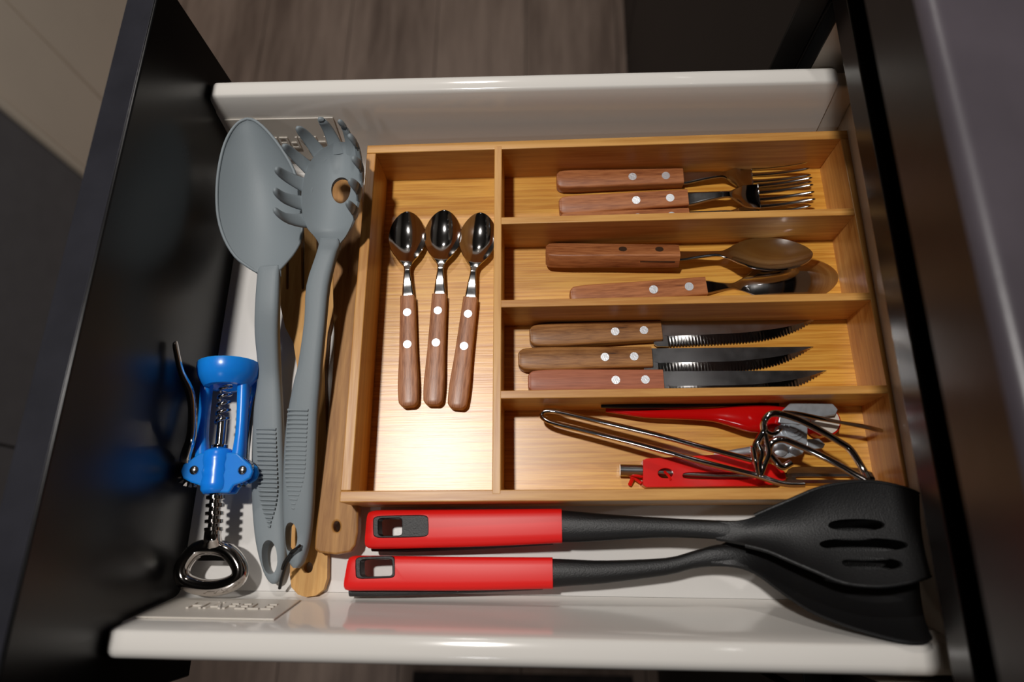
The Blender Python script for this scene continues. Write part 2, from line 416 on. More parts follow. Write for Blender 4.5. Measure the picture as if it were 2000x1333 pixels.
for pr in (near, far):
    ym = sum(y for y, z in pr) / len(pr)
    rings = []
    for x, s in ((XP + .0003, .86), (XP + .0018, .95), (XP + .005, 1.0), (XR - .003, 1.0), (XR, .97)):
        rings.append([V((x, y + (ym - y) * (1 - s) * (.6 if z > .07 else 0), z - ((1 - s) * .03 if z > .07 else 0))) for y, z in pr])
    r_ = obj('side_rail', loft(NB(), rings), M['white'], D, ang=50)
    obj('end_bracket', loft(NB(), [[V((x, y, z * .93)) for y, z in pr] for x in (XR + .0004, XB - .0004)]), M['plate'], D, ang=50)
    # moulded cap with lettering on the inner face
    sgn = 1 if pr is near else -1
    P0 = V((0, pr[4][0], pr[4][1])); P1 = V((0, pr[5][0], pr[5][1]))
    upv = (P1 - P0).normalized(); nv = V((0, sgn, 0)); nv = (nv - upv * nv.dot(upv)).normalized()
    xa, xb = XP + .004, -.033
    def q(x, u, n): return V((x, 0, 0)) + P0 + upv * u + nv * n
    pts = [q(xa, .004, .0014), q(xb, .004, .0014), q(xb, .0515, .0014), q(xa, .0515, .0014)]
    cap = obj('cover_cap', poly(NB(), pts, .0013, nv), M['plate'], D, bevel=.0004, label='small off white cap with embossed lettering')
    fc = bpy.data.curves.new('lettering', 'FONT'); fc.body = 'HÄFELE'; fc.size = .0185; fc.extrude = .0006; fc.align_x = 'CENTER'; fc.align_y = 'CENTER'
    fo = bpy.data.objects.new('tmp', fc); COL.objects.link(fo); bpy.context.view_layer.update()
    me = bpy.data.meshes.new_from_object(fo.evaluated_get(bpy.context.evaluated_depsgraph_get()))
    bpy.data.objects.remove(fo); bpy.data.curves.remove(fc)
    lb = bmesh.new(); lb.from_mesh(me); bpy.data.meshes.remove(me)
    tx = V((1, 0, 0)) * (1 if pr is near else -1); ty = -upv
    ctr = q((xa + xb) / 2 + .006, .026, .0018)
    for v in lb.verts:
        c = v.co.copy(); v.co = ctr + tx * c.x + ty * c.y + nv * c.z
    obj('lettering', lb, M['plate'], cap, ang=30)

# ------------------------------------------------------------------ bamboo tray
W_, D_, H_, T_ = .40, .2955, .0492, .0079
YAW = .01496
TM = Matrix.Rotation(YAW, 4, 'Z')
T = thing('cutlery_tray', 'bamboo cutlery tray with five compartments lying in the drawer', 'tray', mat4=TM)
z0 = .0008
obj('base_board', B((.004, .004, z0), (W_ - .004, D_ - .004, .006)), M['bamboo_floor'], T)
obj('wall_board', B((0, D_ - T_, z0), (W_, D_, H_)), M['bamboo_x'], T, bevel=.0007)
obj('wall_board', B((0, 0, z0), (W_, T_, H_)), M['bamboo_x'], T, bevel=.0007)
obj('wall_board', B((0, T_ + .0001, z0), (T_, D_ - T_ - .0001, H_ - .0002)), M['bamboo_y'], T, bevel=.0007)
obj('wall_board', B((W_ - T_, T_ + .0001, z0), (W_, D_ - T_ - .0001, H_ - .0002)), M['bamboo_y'], T, bevel=.0007)
XD = .1083; TD = .0062
obj('divider', B((XD, T_ - .003, .006), (XD + TD, D_ - T_ + .003, H_ + .0001)), M['bamboo_y'], T, bevel=.0006)
for y in (.2173, .1455, .0735):
    obj('divider', B((XD + TD - .002, y, .006), (W_ - T_ + .0005, y + TD, H_ - .0001)), M['bamboo_x'], T, bevel=.0006)

# ------------------------------------------------------------------ wooden handled cutlery (local x along the length, z = 0 mid thickness)
def placed(name, label, cat, a, b, za, zb, drop, roll=0, group=None):
    A = px(*a, za); Bp = px(*b, zb)
    A.z -= drop; Bp.z -= drop
    x = (Bp - A).normalized(); y = UP.cross(x).normalized(); z = x.cross(y)
    m = Matrix((x, y, z)).transposed().to_4x4(); m.translation = A
    m = m @ Matrix.Rotation(roll, 4, 'X')
    return thing(name, label, cat, mat4=m, group=group), (Bp - A).length
def wh(L0, prof, h, m, root, ang=38):
    """wooden handle from (x, half width) profile"""
    st = [(V((x, wd, 0)), V((x, -wd, 0)), h * hs) for x, wd, hs in prof]
    rings = []
    for L, R, hh in dense(st, 3):
        c = (L + R) / 2; wd = (L - R).length / 2; bv = min(.0014, wd * .35, hh * .4)
        rings.append([c + V((0, yy, zz)) for yy, zz in ((wd, -hh + bv), (wd, hh - bv), (wd - bv * .35, hh - bv * .35), (wd - bv, hh), (-wd + bv, hh), (-wd + bv * .35, hh - bv * .35), (-wd, hh - bv), (-wd, -hh + bv), (-wd + bv * .35, -hh + bv * .35), (-wd + bv, -hh), (wd - bv, -hh), (wd - bv * .35, -hh + bv * .35))])
    return obj('handle', loft(NB(), rings), m, root, ang=ang)
def rivets(root, xs, h, r, m, sgn=1):
    for x in xs:
        obj('rivet', disc(NB(), (x, 0, sgn * (h - .0006)), r, .0008, 18), m, root, ang=30)
def hprof(L, w0, w1):
    return [(0.0, w0 * .52, .92), (.0005, w0 * .64, .98), (.0022, w0 * .85, 1), (.0055, w0 * .97, 1), (.02, w0 * 1.02, 1), (L * .5, (w0 + w1) / 2, 1), (L - .0005, w1, 1), (L, w1 * .98, .98)]
def spoon(root, LH, LN, LT, w0, w1, wb, h, hm, rm, depth, flip=1, rx=(.32, .74), rr=.0034, lift=.004, arch=.006):
    wh(0, hprof(LH, w0, w1), h, hm, root)
    rivets(root, [LH * (1 - rx[0]) + 0 * LH, LH * (1 - rx[1])] if rx[0] < 1 else rx, h, rr, rm)
    st = []
    def add(x, wd, z, th, dp): st.append((V((x, wd, z)), V((x, -wd, z)), th, dp))
    add(LH - .003, w1 * .86, .0012, .0024, 0); add(LH + .004, w1 * .86, .0014, .0026, 0)
    add(LH + (LN - LH) * .45, w1 * .68, .0022 + arch * .5, .0028, 0)
    add(LN - .006, w1 * .46, .0016 + arch, .0028, 0)
    BL = LT - LN
    for f, wf, df in ((-.02, .20, .0), (.06, .36, .10), (.15, .60, .38), (.28, .84, .75), (.42, .98, .98), (.55, 1.0, 1.0), (.68, .93, .92), (.8, .78, .70), (.9, .57, .40), (.96, .37, .18), (.99, .19, .06), (1.0, .08, .0)):
        z = arch * (1 - .25 * max(0, f)) + lift * max(0, f)
        add(LN + BL * f, wb * wf, z, .0016, depth * df * flip)
    return obj('bowl', ribbon(NB(), st, 3, 12), M['steel'], root, ang=60)
TSG = 'teaspoons in the left compartment'
for lab, a, b in (('small steel teaspoon with wooden handle, left of the three', (796, 793), (794, 412)),
                  ('small steel teaspoon with wooden handle, middle of the three', (844, 790), (867, 409)),
                  ('small steel teaspoon with wooden handle, touching the bamboo divider', (891, 797), (939, 414))):
    t, L = placed('teaspoon', lab, 'spoon', a, b, .0165, .0165, .0052, 0, TSG)
    spoon(t, .0915, .123, L, .0079, .0060, .0163, .0050, M['handle_wood_walnut'], M['rivet'], .0075, rx=(.135, .44), rr=.0034, lift=.0015, arch=.0035)

KG = 'serrated knives in one compartment'
def knife(lab, a, b, hm, zb, za=.017):
    t, L = placed('steak_knife', lab, 'knife', a, b, za, zb, .0052, 0, KG)
    LH = .1055; L *= 1.025
    wh(0, [(0, .0045, .92), (.0006, .0058, .98), (.0024, .0077, 1), (.0065, .0090, 1), (.022, .0097, 1), (LH * .5, .0092, 1), (LH * .8, .0086, 1), (LH - .0005, .0084, 1), (LH, .0083, .98)], .0052, hm, t)
    rivets(t, [LH * .655, LH * .875], .0052, .0034, M['rivet'])
    zt = .0010
    xs = [LH - .004 + (L - LH + .004) * i / 26 for i in range(27)]
    def topy(f): return .0078 - .0012 * f
    def boty(f): return -.0130 + (.0200 * max(0, (f - .36) / .64) ** 3.2)
    up = []; lo = []; mid = []
    for i in range(27):
        f = i / 26; yt = topy(f); yb = min(boty(f), yt - .0002)
        ym = yb + min(.0085, (yt - yb) * .46)
        if i < 2: yb = -.0075; ym = -.0035
        up.append(V((xs[i], yt, zt))); mid.append(V((xs[i], ym, zt))); lo.append(V((xs[i], yb, zt)))
    # blade body
    bl = NB()
    rings = [[u, m_, m_ - V((0, 0, .0016)), u - V((0, 0, .0016))] for u, m_ in zip(up, mid)]
    loft(bl, rings)
    bo = obj('blade', bl, M['steel_satin'], t, ang=25)
    # ground, serrated edge: smooth bevel with fine teeth along its rim
    e = NB(); rings = []
    nT = 150
    for i in range(nT + 1):
        g = 2 + (24.6) * i / nT; k = int(g); fr = g - k
        m_ = mid[k].lerp(mid[min(k + 1, 26)], fr); l_ = lo[k].lerp(lo[min(k + 1, 26)], fr)
        hgt = (m_ - l_).length
        tooth = min(.0013, hgt * .4) * (0.0 if i % 3 == 0 else 1.0)
        b1 = l_ + V((0, min(.0016, hgt * .5), -.0007)); b2 = l_ + V((0, min(.0013, hgt * .4) - tooth, -.0010))
        rings.append([m_, b1, b2, b2 - V((0, 0, .0003)), m_ - V((0, 0, .0016))])
    loft(e, rings); obj('serrated_edge', e, M['steel'], bo, ang=25)
    # heel spur
    hb = NB(); poly(hb, [V((LH - .005, -.0040, zt)), V((LH - .0055, -.0105, zt)), V((LH - .003, -.0128, zt)), V((LH + .006, -.0132, zt)), V((LH + .006, -.0035, zt))][::-1], .0016)
    obj('heel', hb, M['steel_satin'], bo, ang=25)
knife('serrated steak knife with brown wooden handle, uppermost in its compartment', (1034, 655), (1594, 631), M['handle_wood_brown'], .012)
knife('serrated steak knife with dark-smudged brown handle, between two others', (1012, 701), (1581, 690), M['handle_wood_brown'], .012)
knife('steak knife with plain reddish handle, half hidden by the bamboo divider', (1031, 745), (1607, 737), M['handle_wood_plain'], .012)

FG = 'forks in the back compartment'
def fork(lab, a, b, za, zb, m, ro=0):
    t, L = placed('dinner_fork', lab, 'fork', a, b, za, zb, .0055, ro, FG)
    LH = .1065
    wh(0, hprof(LH, .0086, .0074), .0055, m, t)
    rivets(t, [LH * .62, LH * .89], .0055, .0035, M['rivet'])
    st = []
    def add(x, wd, z, th, dp=0): st.append((V((x, wd, z)), V((x, -wd, z)), th, dp))
    add(LH - .003, .0062, .0010, .0024); add(LH + .006, .0064, .0012, .0026); add(LH + .020, .0046, .0040, .003); add(LH + .034, .0033, .0060, .003)
    add(LH + .040, .0036, .0048, .0028); add(LH + .046, .0066, .0018, .0024, .0010); add(LH + .053, .0102, -.0015, .002, .0016); add(LH + .062, .0112, -.0030, .0018, .0014); add(LH + .066, .0113, -.0033, .0018, .001)
    hd = obj('neck', ribbon(NB(), st, 3, 8), M['steel'], t, ang=60)
    x0 = LH + .0655
    for kx in range(4):
        y = -.0097 + .00647 * kx
        tb = NB(); ts = []
        for f in (0, .2, .45, .7, .88, .97, 1):
            z = -.0035 + .0085 * f * f; wd = .0019 * (1 - .35 * f) * (1 if f < .9 else .75 if f < .99 else .3)
            ts.append((V((x0 + (L - x0) * f, y + wd, z)), V((x0 + (L - x0) * f, y - wd, z)), .0010 * (1 if f < .99 else .4)))
        bar(tb, ts, 2, 10, 3); obj('tine', tb, M['steel'], t, ang=50)
fork('dinner fork with reddish wooden handle, nearest the tray back wall', (1087, 349), (1583, 334), .0175, .016, M['handle_wood'], .06)
fork('dinner fork with pale reddish handle, overlapping the fork behind it', (1092, 400), (1590, 366), .0175, .023, M['handle_wood'], .12)
fork('dinner fork almost hidden behind the front divider of its compartment', (1094, 432), (1586, 408), .0175, .016, M['handle_wood'], .0)

t, L = placed('tablespoon', 'tablespoon turned on its side with orange-brown handle and hollow bowl up', 'spoon', (1066, 497), (1586, 500), .017, .024, .002, -.50, 'tablespoons')
wh(0, hprof(.1065, .0092, .0080), .0068, M['handle_wood'], t)
rivets(t, [.1065 * .60, .1065 * .88], .0068, .0034, M['rivet_dark'])
obj('tang', B((.060, -.0083, -.0007), (.1062, -.0060, .0007)), M['rivet_dark'], t)
LT = L
def bowl_only(t, LH, LN, LT, w1, wb, depth, arch, lift, flip):
    st = []
    def add(x, wd, z, th, dp): st.append((V((x, wd, z)), V((x, -wd, z)), th, dp))
    add(LH - .003, w1 * .8, .001, .0024, 0); add(LH + .006, w1 * .76, .0012, .0026, 0); add(LH + (LN - LH) * .5, w1 * .5, .001 + arch * .6, .003, 0); add(LN - .007, w1 * .36, .001 + arch, .003, 0)
    BL = LT - LN
    for f, wf, df in ((-.02, .20, .0), (.06, .36, .10), (.15, .60, .38), (.28, .84, .75), (.42, .98, .98), (.55, 1.0, 1.0), (.68, .93, .92), (.8, .78, .70), (.9, .57, .40), (.96, .37, .18), (.99, .19, .06), (1.0, .08, .0)):
        add(LN + BL * f, wb * wf, arch * (1 - .2 * max(0, f)) + lift * max(0, f), .0017, depth * df * flip)
    obj('bowl', ribbon(NB(), st, 3, 14), M['steel'], t, ang=60)
bowl_only(t, .1065, .147, LT, .0080, .0228, .0095, .003, .002, 1)
t, L = placed('tablespoon', 'tablespoon with brown handle lying bowl down against the divider', 'spoon', (1114, 579), (1654, 534), .0175, .012, .0052, .05, 'tablespoons')
wh(0, hprof(.1085, .0092, .0080), .0055, M['handle_wood'], t)
rivets(t, [.1085 * .63, .1085 * .90], .0055, .0036, M['rivet'])
bowl_only(t, .1085, .143, L, .0080, .0228, .0075, -.002, -.001, -1)

# ------------------------------------------------------------------ grey nylon utensils
def spoon_ribs(bm, rows, zf, h=.0008):
    for (xl, yl, xr, yr) in rows:
        z = zf(yl); a = px(xl, yl, z); b = px(xr, yr, z)
        tube(bm, [a, b], h, 6, 1)
    return bm
t = thing('serving_spoon', 'large grey nylon serving spoon lying by the black drawer front', 'spoon', px(525, 800, 0))
zs = .030
hs = [S(478, 231, 486, 231, .078, .003, 0), S(461, 239, 500, 234, .078, .0032, .002), S(444, 260, 522, 252, .077, .0032, .006), S(431, 291, 551, 288, .074, .0032, .011), S(422, 335, 576, 332, .070, .0032, .016), S(419, 380, 588, 380, .066, .0032, .018),
      S(422, 424, 592, 428, .062, .0032, .017), S(434, 465, 590, 465, .058, .0032, .014), S(455, 500, 578, 490, .054, .0034, .009), S(480, 520, 562, 510, .051, .0036, .0045), S(498, 531, 549, 524, .049, .004, .001), S(502, 545, 547, 540, .047, .0045, 0)]
head = obj('bowl', ribbon(NB(), hs, 3, 16), M['nylon_grey'], t, ang=60)
obj('rim', rim(hs[::-1][1:], .0013), M['nylon_grey'], head, ang=60)
hd = [HB(508, 521, 543, 518, .0495, .001), HB(505, 527, 546, 524, .048, .0026), HB(503, 545, 547, 540, .046, .004), HB(500, 600, 546, 600, .041, .0055), HB(500, 653, 545, 653, .033, .006), HB(506, 709, 547, 715, .0235, .006), HB(505, 745, 549, 748, .0195, .006), HB(498, 800, 552, 797, .0170, .006),
      HB(494, 885, 555, 885, .0135, .006), HB(494, 969, 558, 969, .0105, .006), HB(499, 1040, 560, 1040, .009, .006), HB(507, 1085, 561, 1085, .0085, .006), HB(517, 1117, 556, 1115, .008, .006), HB(527, 1135, 549, 1135, .008, .0055), HB(534, 1141, 541, 1141, .008, .004)]
hbm = cut(bar(NB(), hd, 3, 16, 3.5), plug(532, 1089, 15, 33, .0085, .02, 24, 2.2, -.06))
h = obj('handle', hbm, M['nylon_grey'], t, ang=45)
rows = []
for i in range(23):
    f = i / 22; y = 838 + 190 * f; hw = 19 * (1 if f < .55 else max(.12, 1 - ((f - .55) / .45) ** 2)); cx = 520 + 6 * f
    rows.append((cx - hw, y, cx + hw, y + 1))
obj('grip_ribs', spoon_ribs(NB(), rows, lambda y: .0212 - (y - 838) * (.0054 / 190), .0010), M['nylon_grey'], h)

t = thing('pasta_server', 'grey nylon pasta server with long teeth, lying over the serving spoon', 'utensil', px(600, 750, 0))
zt_ = .080
hs = [S(623, 490, 664, 490, .062, .004, 0), S(620, 476, 667, 476, .066, .0036, .001), S(612, 463, 677, 463, .070, .0034, .003), S(598, 446, 687, 444, .075, .0032, .006), S(589, 418, 696, 418, .078, .0032, .009), S(587, 380, 704, 380, .080, .0032, .011),
      S(592, 345, 709, 345, .081, .0032, .011), S(604, 315, 707, 315, .081, .0032, .010), S(622, 294, 702, 296, .081, .0032, .007), S(645, 281, 692, 283, .081, .0032, .003), S(660, 277, 680, 278, .081, .003, 0)]
hbm = cut(ribbon(NB(), hs, 3, 16), plug(666, 371, 20, 25, .071, .03, 28, 2.0))
head = obj('head', hbm, M['nylon_grey'], t, ang=50)
teeth = [((600, 447), (587, 415), (534, 407)), ((587, 411), (588, 378), (534, 368)), ((589, 373), (594, 341), (537, 327)), ((595, 337), (610, 310), (552, 281)), ((612, 307), (637, 284), (579, 246)),
         ((639, 282), (672, 278), (623, 228)), ((675, 277), (697, 289), (661, 233)), ((699, 292), (709, 322), (680, 262)), ((710, 326), (711, 360), (687, 306)), ((710, 364), (703, 397), (680, 349)), ((702, 401), (694, 432), (676, 392))]
for n_, (a, b, tip) in enumerate(teeth):
    zb_ = {0: .0755, 1: .0785, 10: .0765, 9: .079}.get(n_, zt_)
    A = px(*a, zb_); Bq = px(*b, zb_); tp = px(*tip, .104); mid = (A + Bq) / 2
    ctr = px(650, 370, zt_); out = (mid - ctr); out.z = 0; out.normalize()
    mid_in = mid - out * .006 - UP * .0046
    p1 = mid.lerp(tp, .45) + out * .006 - UP * .0055
    hwv = (Bq - A) / 2
    sts = []
    for f in (0, .12, .3, .6, .82, .95, 1.0):
        p = mid_in * (1 - f) ** 2 + p1 * 2 * f * (1 - f) + tp * f * f
        s_ = (.98 - .52 * f ** .8) * (1 if f < .9 else .75 if f < .99 else .3)
        sts.append((p - UP * .0015 - hwv * s_, p - UP * .0015 + hwv * s_, .0019 * (1 if f < .99 else .5)))
    obj('tooth', bar(NB(), sts, 2, 12, 2.6), M['nylon_grey'], head, ang=60)
hd = [HB(626, 466, 660, 466, .0695, .001), HB(623, 478, 664, 478, .066, .003), HB(618, 500, 658, 500, .061, .005), HB(600, 560, 644, 560, .055, .006), HB(596, 630, 637, 630, .050, .006), HB(584, 713, 629, 713, .045, .006), HB(576, 746, 627, 746, .043, .006),
      HB(565, 802, 622, 802, .0395, .006), HB(558, 862, 619, 862, .036, .006), HB(555, 932, 616, 932, .0315, .006), HB(555, 1002, 612, 1002, .027, .006), HB(558, 1050, 607, 1050, .023, .006), HB(562, 1080, 600, 1080, .023, .006), HB(568, 1100, 592, 1100, .023, .0055), HB(575, 1110, 583, 1110, .023, .004)]
hbm = cut(bar(NB(), hd, 3, 16, 3.5), plug(574, 1050, 12.5, 28, .023, .02, 24, 2.2, .05))
h = obj('handle', hbm, M['nylon_grey'], t, ang=45)
rows = []
for i in range(23):
    f = i / 22; y = 801 + 192 * f; hw = 20 * (1 if f < .55 else max(.12, 1 - ((f - .55) / .45) ** 2)); cx = 582 - 9 * f
    rows.append((cx - hw, y, cx + hw, y + 1))
obj('grip_ribs', spoon_ribs(NB(), rows, lambda y: .0454 - (y - 801) * (.0124 / 192), .0010), M['nylon_grey'], h)
tb = NB()
tube(tb, [px(586, 1066, .031), px(579, 1072, .034), px(570, 1078, .033), px(566, 1086, .030), px(572, 1080, .032), px(582, 1070, .034)], .0011, 6, 4)
tube(tb, [px(568, 1081, .033), px(560, 1100, .028), px(552, 1125, .020), px(546, 1150, .012)], .0012, 6, 4)
tube(tb, [px(568, 1082, .033), px(556, 1098, .030), px(551, 1112, .024)], .0010, 6, 4)
tag(obj('twist_tie', tb, M['wire_black'], None, loc=px(565, 1085, .02)), 'black twist tie knotted through the pasta server hole', 'tie')

# ------------------------------------------------------------------ wooden utensils
t = thing('slotted_wooden_turner', 'pale wooden slotted turner mostly under the grey utensils', 'turner', px(600, 900, 0))
zw = .0075
pts = [(598, 1167), (582, 1162), (569, 1148), (566, 1125), (569, 1050), (576, 900), (582, 780), (580, 715), (573, 670), (557, 640), (548, 600), (545, 540), (547, 440), (552, 395), (575, 385), (625, 385), (652, 395), (655, 440), (655, 560), (650, 610), (640, 650), (634, 720), (636, 800), (639, 950), (640, 1050), (639, 1130), (632, 1152), (617, 1164)]
wbm = poly(NB(), [px(x, y, zw) for x, y in pts][::-1], .0065)
wbm = cut(wbm, plug(602, 1109, 9, 11, zw, .02, 16), plug(561, 505, 3, 61, zw, .02, 16, 6), plug(591, 505, 3.4, 61, zw, .02, 16, 6), plug(621, 505, 3, 61, zw, .02, 16, 6))
obj('blade', wbm, M['beech'], t, ang=30, bevel=.0009)
t = thing('wooden_spatula', 'darker worn wooden spatula wedged beside the bamboo tray', 'spatula', px(660, 900, 0))
zw = .0195
pts = [(622, 1080), (614, 1074), (616, 1040), (622, 980), (636, 860), (648, 740), (652, 660), (649, 560), (645, 470), (643, 390), (648, 345), (664, 328), (690, 330), (704, 350), (708, 420), (708, 520), (706, 640), (704, 760), (702, 880), (700, 960), (699, 1040), (694, 1066), (684, 1079), (655, 1084)]
wbm = poly(NB(), [px(x, y, zw) for x, y in pts][::-1], .010)
wbm = cut(wbm, plug(657, 1029, 7, 11, zw, .03, 16))
obj('blade', wbm, M['acacia'], t, ang=30, bevel=.0014)

# ------------------------------------------------------------------ corkscrew
t = thing('wing_corkscrew', 'blue plastic wing corkscrew with chrome levers and bottle opener ring', 'corkscrew', px(425, 920, 0))
zc = .029
a0 = px(446, 712, zc); a1 = px(412, 1150, zc)
ax = (a1 - a0).normalized(); sd = UP.cross(ax).normalized()      # sd points to the right of the photo
if sd.x < 0: sd = -sd
def cp(x, y, z=zc): return px(x, y, z)
def rev(bm, pr, n=24, z=zc):
    rings = []
    for (x, y, r) in pr:
        c = cp(x, y, z); rings.append([c + sd * (r * math.cos(2 * math.pi * j / n)) + UP * (r * math.sin(2 * math.pi * j / n)) for j in range(n)])
    return rings
# bell guard: an open thick-walled cup
outer = rev(None, [(447, 712, .0232), (447, 722, .0235), (446, 738, .0222), (444, 750, .0190), (443, 757, .0165)])
inner = rev(None, [(443, 757, .0125), (444, 748, .0165), (446, 738, .0198), (447, 722, .0211), (447, 712, .0211)])
bell = obj('bell', loft(NB(), outer + inner, closed=True), M['blue'], t, ang=45)
bb = NB()
bar(bb, [HB(395, 748, 414, 748, .029, .0055), HB(391, 800, 409, 800, .029, .005), HB(387, 850, 405, 850, .029, .005), HB(384, 898, 408, 898, .029, .0065)], 2, 14, 3)
obj('frame_post', bb, M['blue'], bell)
bb = NB()
bar(bb, [HB(466, 748, 486, 748, .029, .0055), HB(465, 800, 483, 800, .029, .005), HB(462, 850, 480, 850, .029, .005), HB(454, 898, 478, 898, .029, .0065)], 2, 14, 3)
obj('frame_post', bb, M['blue'], bell)
bb = NB(); loft(bb, rev(None, [(429, 879, .0085), (428, 884, .0108), (427, 900, .0112), (426, 912, .0104), (425, 922, .0112), (424, 932, .0104), (423, 945, .0112), (422, 958, .0108), (421, 965, .0085)], 24))
body = obj('body', bb, M['blue'], t, ang=50)
pts = [(399, 884), (388, 886), (372, 898), (357, 908), (352, 921), (357, 935), (372, 943), (388, 948), (400, 963), (446, 963), (456, 948), (474, 942), (488, 934), (493, 921), (489, 908), (476, 898), (464, 886), (452, 884)]
pp = [px(x, y, .0355) for x, y in pts][::-1]
obj('wing_plate', poly(NB(), pp, .0035), M['blue'], body, bevel=.0012)
pp = [p - UP * .0105 for p in pp]
obj('wing_plate', poly(NB(), pp, .0035), M['blue'], body, bevel=.0012)
for x, y in ((380, 919), (474, 919)):
    s_ = obj('pivot_screw', disc(NB(), px(x, y, .0352), .0033, .0012, 18, UP, .0014), M['steel_satin'], t)
# helical worm, shaft, rack, ring
wp = []
c0 = cp(441, 756); c1 = cp(434, 826)
for i in range(61):
    f = i / 60; c = c0.lerp(c1, f); a = f * 2 * math.pi * 4.5
    wp.append(c + sd * (.0042 * math.cos(a)) + UP * (.0042 * math.sin(a)))
wo = obj('worm', tube(NB(), wp, .0016, 8, 1), M['chrome'], t, ang=60)
obj('shaft', tube(NB(), [c1 - ax * .004, cp(429, 879)], .0036, 14, 1), M['chrome'], t)
obj('collar', loft(NB(), rev(None, [(430, 868, .004), (429.5, 871, .0062), (429, 876, .0062), (428.6, 880, .005)], 18)), M['chrome'], t)
rk = [(421, 962, .0046)]
for i in range(5):
    y = 973 + i * 15.5; x = 421 - i * .9
    rk += [(x, y - 5.5, .0042), (x, y - 3.5, .0066), (x, y + 2.5, .0066), (x, y + 4.5, .0042)]
rk += [(416.5, 1045, .0045)]
obj('toothed_rack', loft(NB(), rev(None, rk, 20)), M['chrome'], t, ang=30)
nb = NB(); bar(nb, [HB(402, 1036, 431, 1036, .027, .0050), HB(400, 1050, 430, 1050, .027, .0050), HB(397, 1062, 433, 1062, .024, .0045), HB(388, 1072, 440, 1072, .022, .004)], 2, 14, 3)
rg = obj('opener_neck', nb, M['chrome'], t)
op = [(414, 1070), (388, 1073), (368, 1090), (356, 1113), (360, 1133), (380, 1144), (410, 1149), (440, 1145), (464, 1132), (469, 1112), (458, 1090), (440, 1075)]
obj('opener_ring', tube(NB(), [px(x, y, .021) for x, y in op], .0060, 12, 5, True), M['chrome'], t, ang=60)
obj('opener_lip', poly(NB(), [px(x, y, .020) for x, y in ((384, 1086), (446, 1086), (450, 1096), (380, 1096))][::-1], .002), M['chrome'], t)
# levers with toothed ends
lv = NB()
bar(lv, [HB(352, 898, 372, 903, .034, .0028), HB(355, 882, 374, 888, .038, .0028), HB(366, 850, 382, 853, .044, .0030), HB(369, 800, 383, 800, .050, .0030), HB(362, 764, 377, 760, .055, .0028), HB(349, 730, 360, 727, .062, .0024), HB(341, 695, 351, 693, .068, .0022), HB(338, 674, 347, 672, .071, .0022), HB(340, 668, 345, 667, .072, .0014)], 3, 12, 3)
l1 = obj('lever', lv, M['chrome'], t)
gb = NB(); gc = px(378, 919, .028)
disc(gb, gc - UP * .0025, .0092, .005, 24)
for i in range(9):
    a = math.radians(150 + i * 19); d = V((math.cos(a), math.sin(a), 0)); q_ = V((-d.y, d.x, 0))
    loft(gb, [[gc + d * .0085 + q_ * s1 * .0012 + UP * s2 * .0024 for s1, s2 in ((-1, -1), (1, -1), (1, 1), (-1, 1))], [gc + d * .0128 + q_ * s1 * .0006 + UP * s2 * .0024 for s1, s2 in ((-1, -1), (1, -1), (1, 1), (-1, 1))]])
obj('gear_teeth', gb, M['chrome'], l1, ang=30)
lv = NB()
bar(lv, [HB(468, 905, 486, 900, .024, .0028), HB(473, 870, 488, 870, .020, .0028), HB(482, 820, 494, 820, .016, .0028), HB(490, 770, 503, 770, .012, .0026), HB(497, 735, 508, 735, .011, .0022), HB(501, 715, 507, 715, .011, .0016)], 3, 12, 3)
l2 = obj('lever', lv, M['chrome'], t)
gb = NB(); gc = px(471, 919, .028)
disc(gb, gc - UP * .0025, .0092, .005, 24)
for i in range(4):
    a = math.radians(-112 + i * 19); d = V((math.cos(a), math.sin(a), 0)); q_ = V((-d.y, d.x, 0))
    loft(gb, [[gc + d * .0085 + q_ * s1 * .0012 + UP * s2 * .0024 for s1, s2 in ((-1, -1), (1, -1), (1, 1), (-1, 1))], [gc + d * .0128 + q_ * s1 * .0006 + UP * s2 * .0024 for s1, s2 in ((-1, -1), (1, -1), (1, 1), (-1, 1))]])
obj('gear_teeth', gb, M['chrome'], l2, ang=30)

# ------------------------------------------------------------------ black and red turners
def grip(t, st, k, insert, hole, zt, rot, dots, side):
    hb = cut(bar(NB(), st, 3, 20, 4.5), plug(*insert, zt, .05, 24, 7, rot))
    g = obj('grip', hb, M['red_grip'], t, ang=45)
    ib = NB(); p = ell(*insert[:2], insert[2] - .3, insert[3] - .3, zt, 24, 7, rot)
    loft(ib, [[q - UP * .0125 for q in p], [q + UP * .0002 for q in p], ])
    ib = cut(ib, plug(*hole, zt, .05, 24, 7, rot))
    obj('hang_eyelet', ib, M['nylon_black'], g, ang=45, bevel=.0006)
    db = NB()
    for (x, y) in dots: disc(db, px(x, y, zt - .0003), .0011, .0004, 10, UP, .0003)
    o = obj('grip_dimples', db, M['red_grip'], g, ang=60)
    obj('side_strip', side, M['nylon_black'], g)
# slotted one
t = thing('slotted_turner', 'black nylon slotted turner with red grip, resting on the tray edge', 'turner', px(1100, 1030, 0))
st = [HB(722, 1010, 719, 1060, .020, .004), HB(727, 1003, 722, 1068, .020, .0075), HB(738, 998, 731, 1073, .0205, .0095), HB(800, 997, 798, 1072, .0215, .0100), HB(950, 996, 950, 1068, .0245, .0095), HB(1085, 995, 1086, 1062, .0270, .0090), HB(1091, 995, 1092, 1062, .0270, .0088)]
dots = [(880 + 18 * i, 1018 + 12 * j) for i in range(12) for j in range(3)]
sb = NB(); bar(sb, [HB(728, 1062, 728, 1078, .0130, .0055), HB(800, 1063, 800, 1079, .0135, .0052), HB(950, 1062, 950, 1073, .018, .004), HB(1080, 1058, 1080, 1065, .022, .002)], 3, 10, 3)
grip(t, st, 3, (783, 1029, 55, 22), (762, 1030, 23, 17), .0305, -.02, dots, sb)
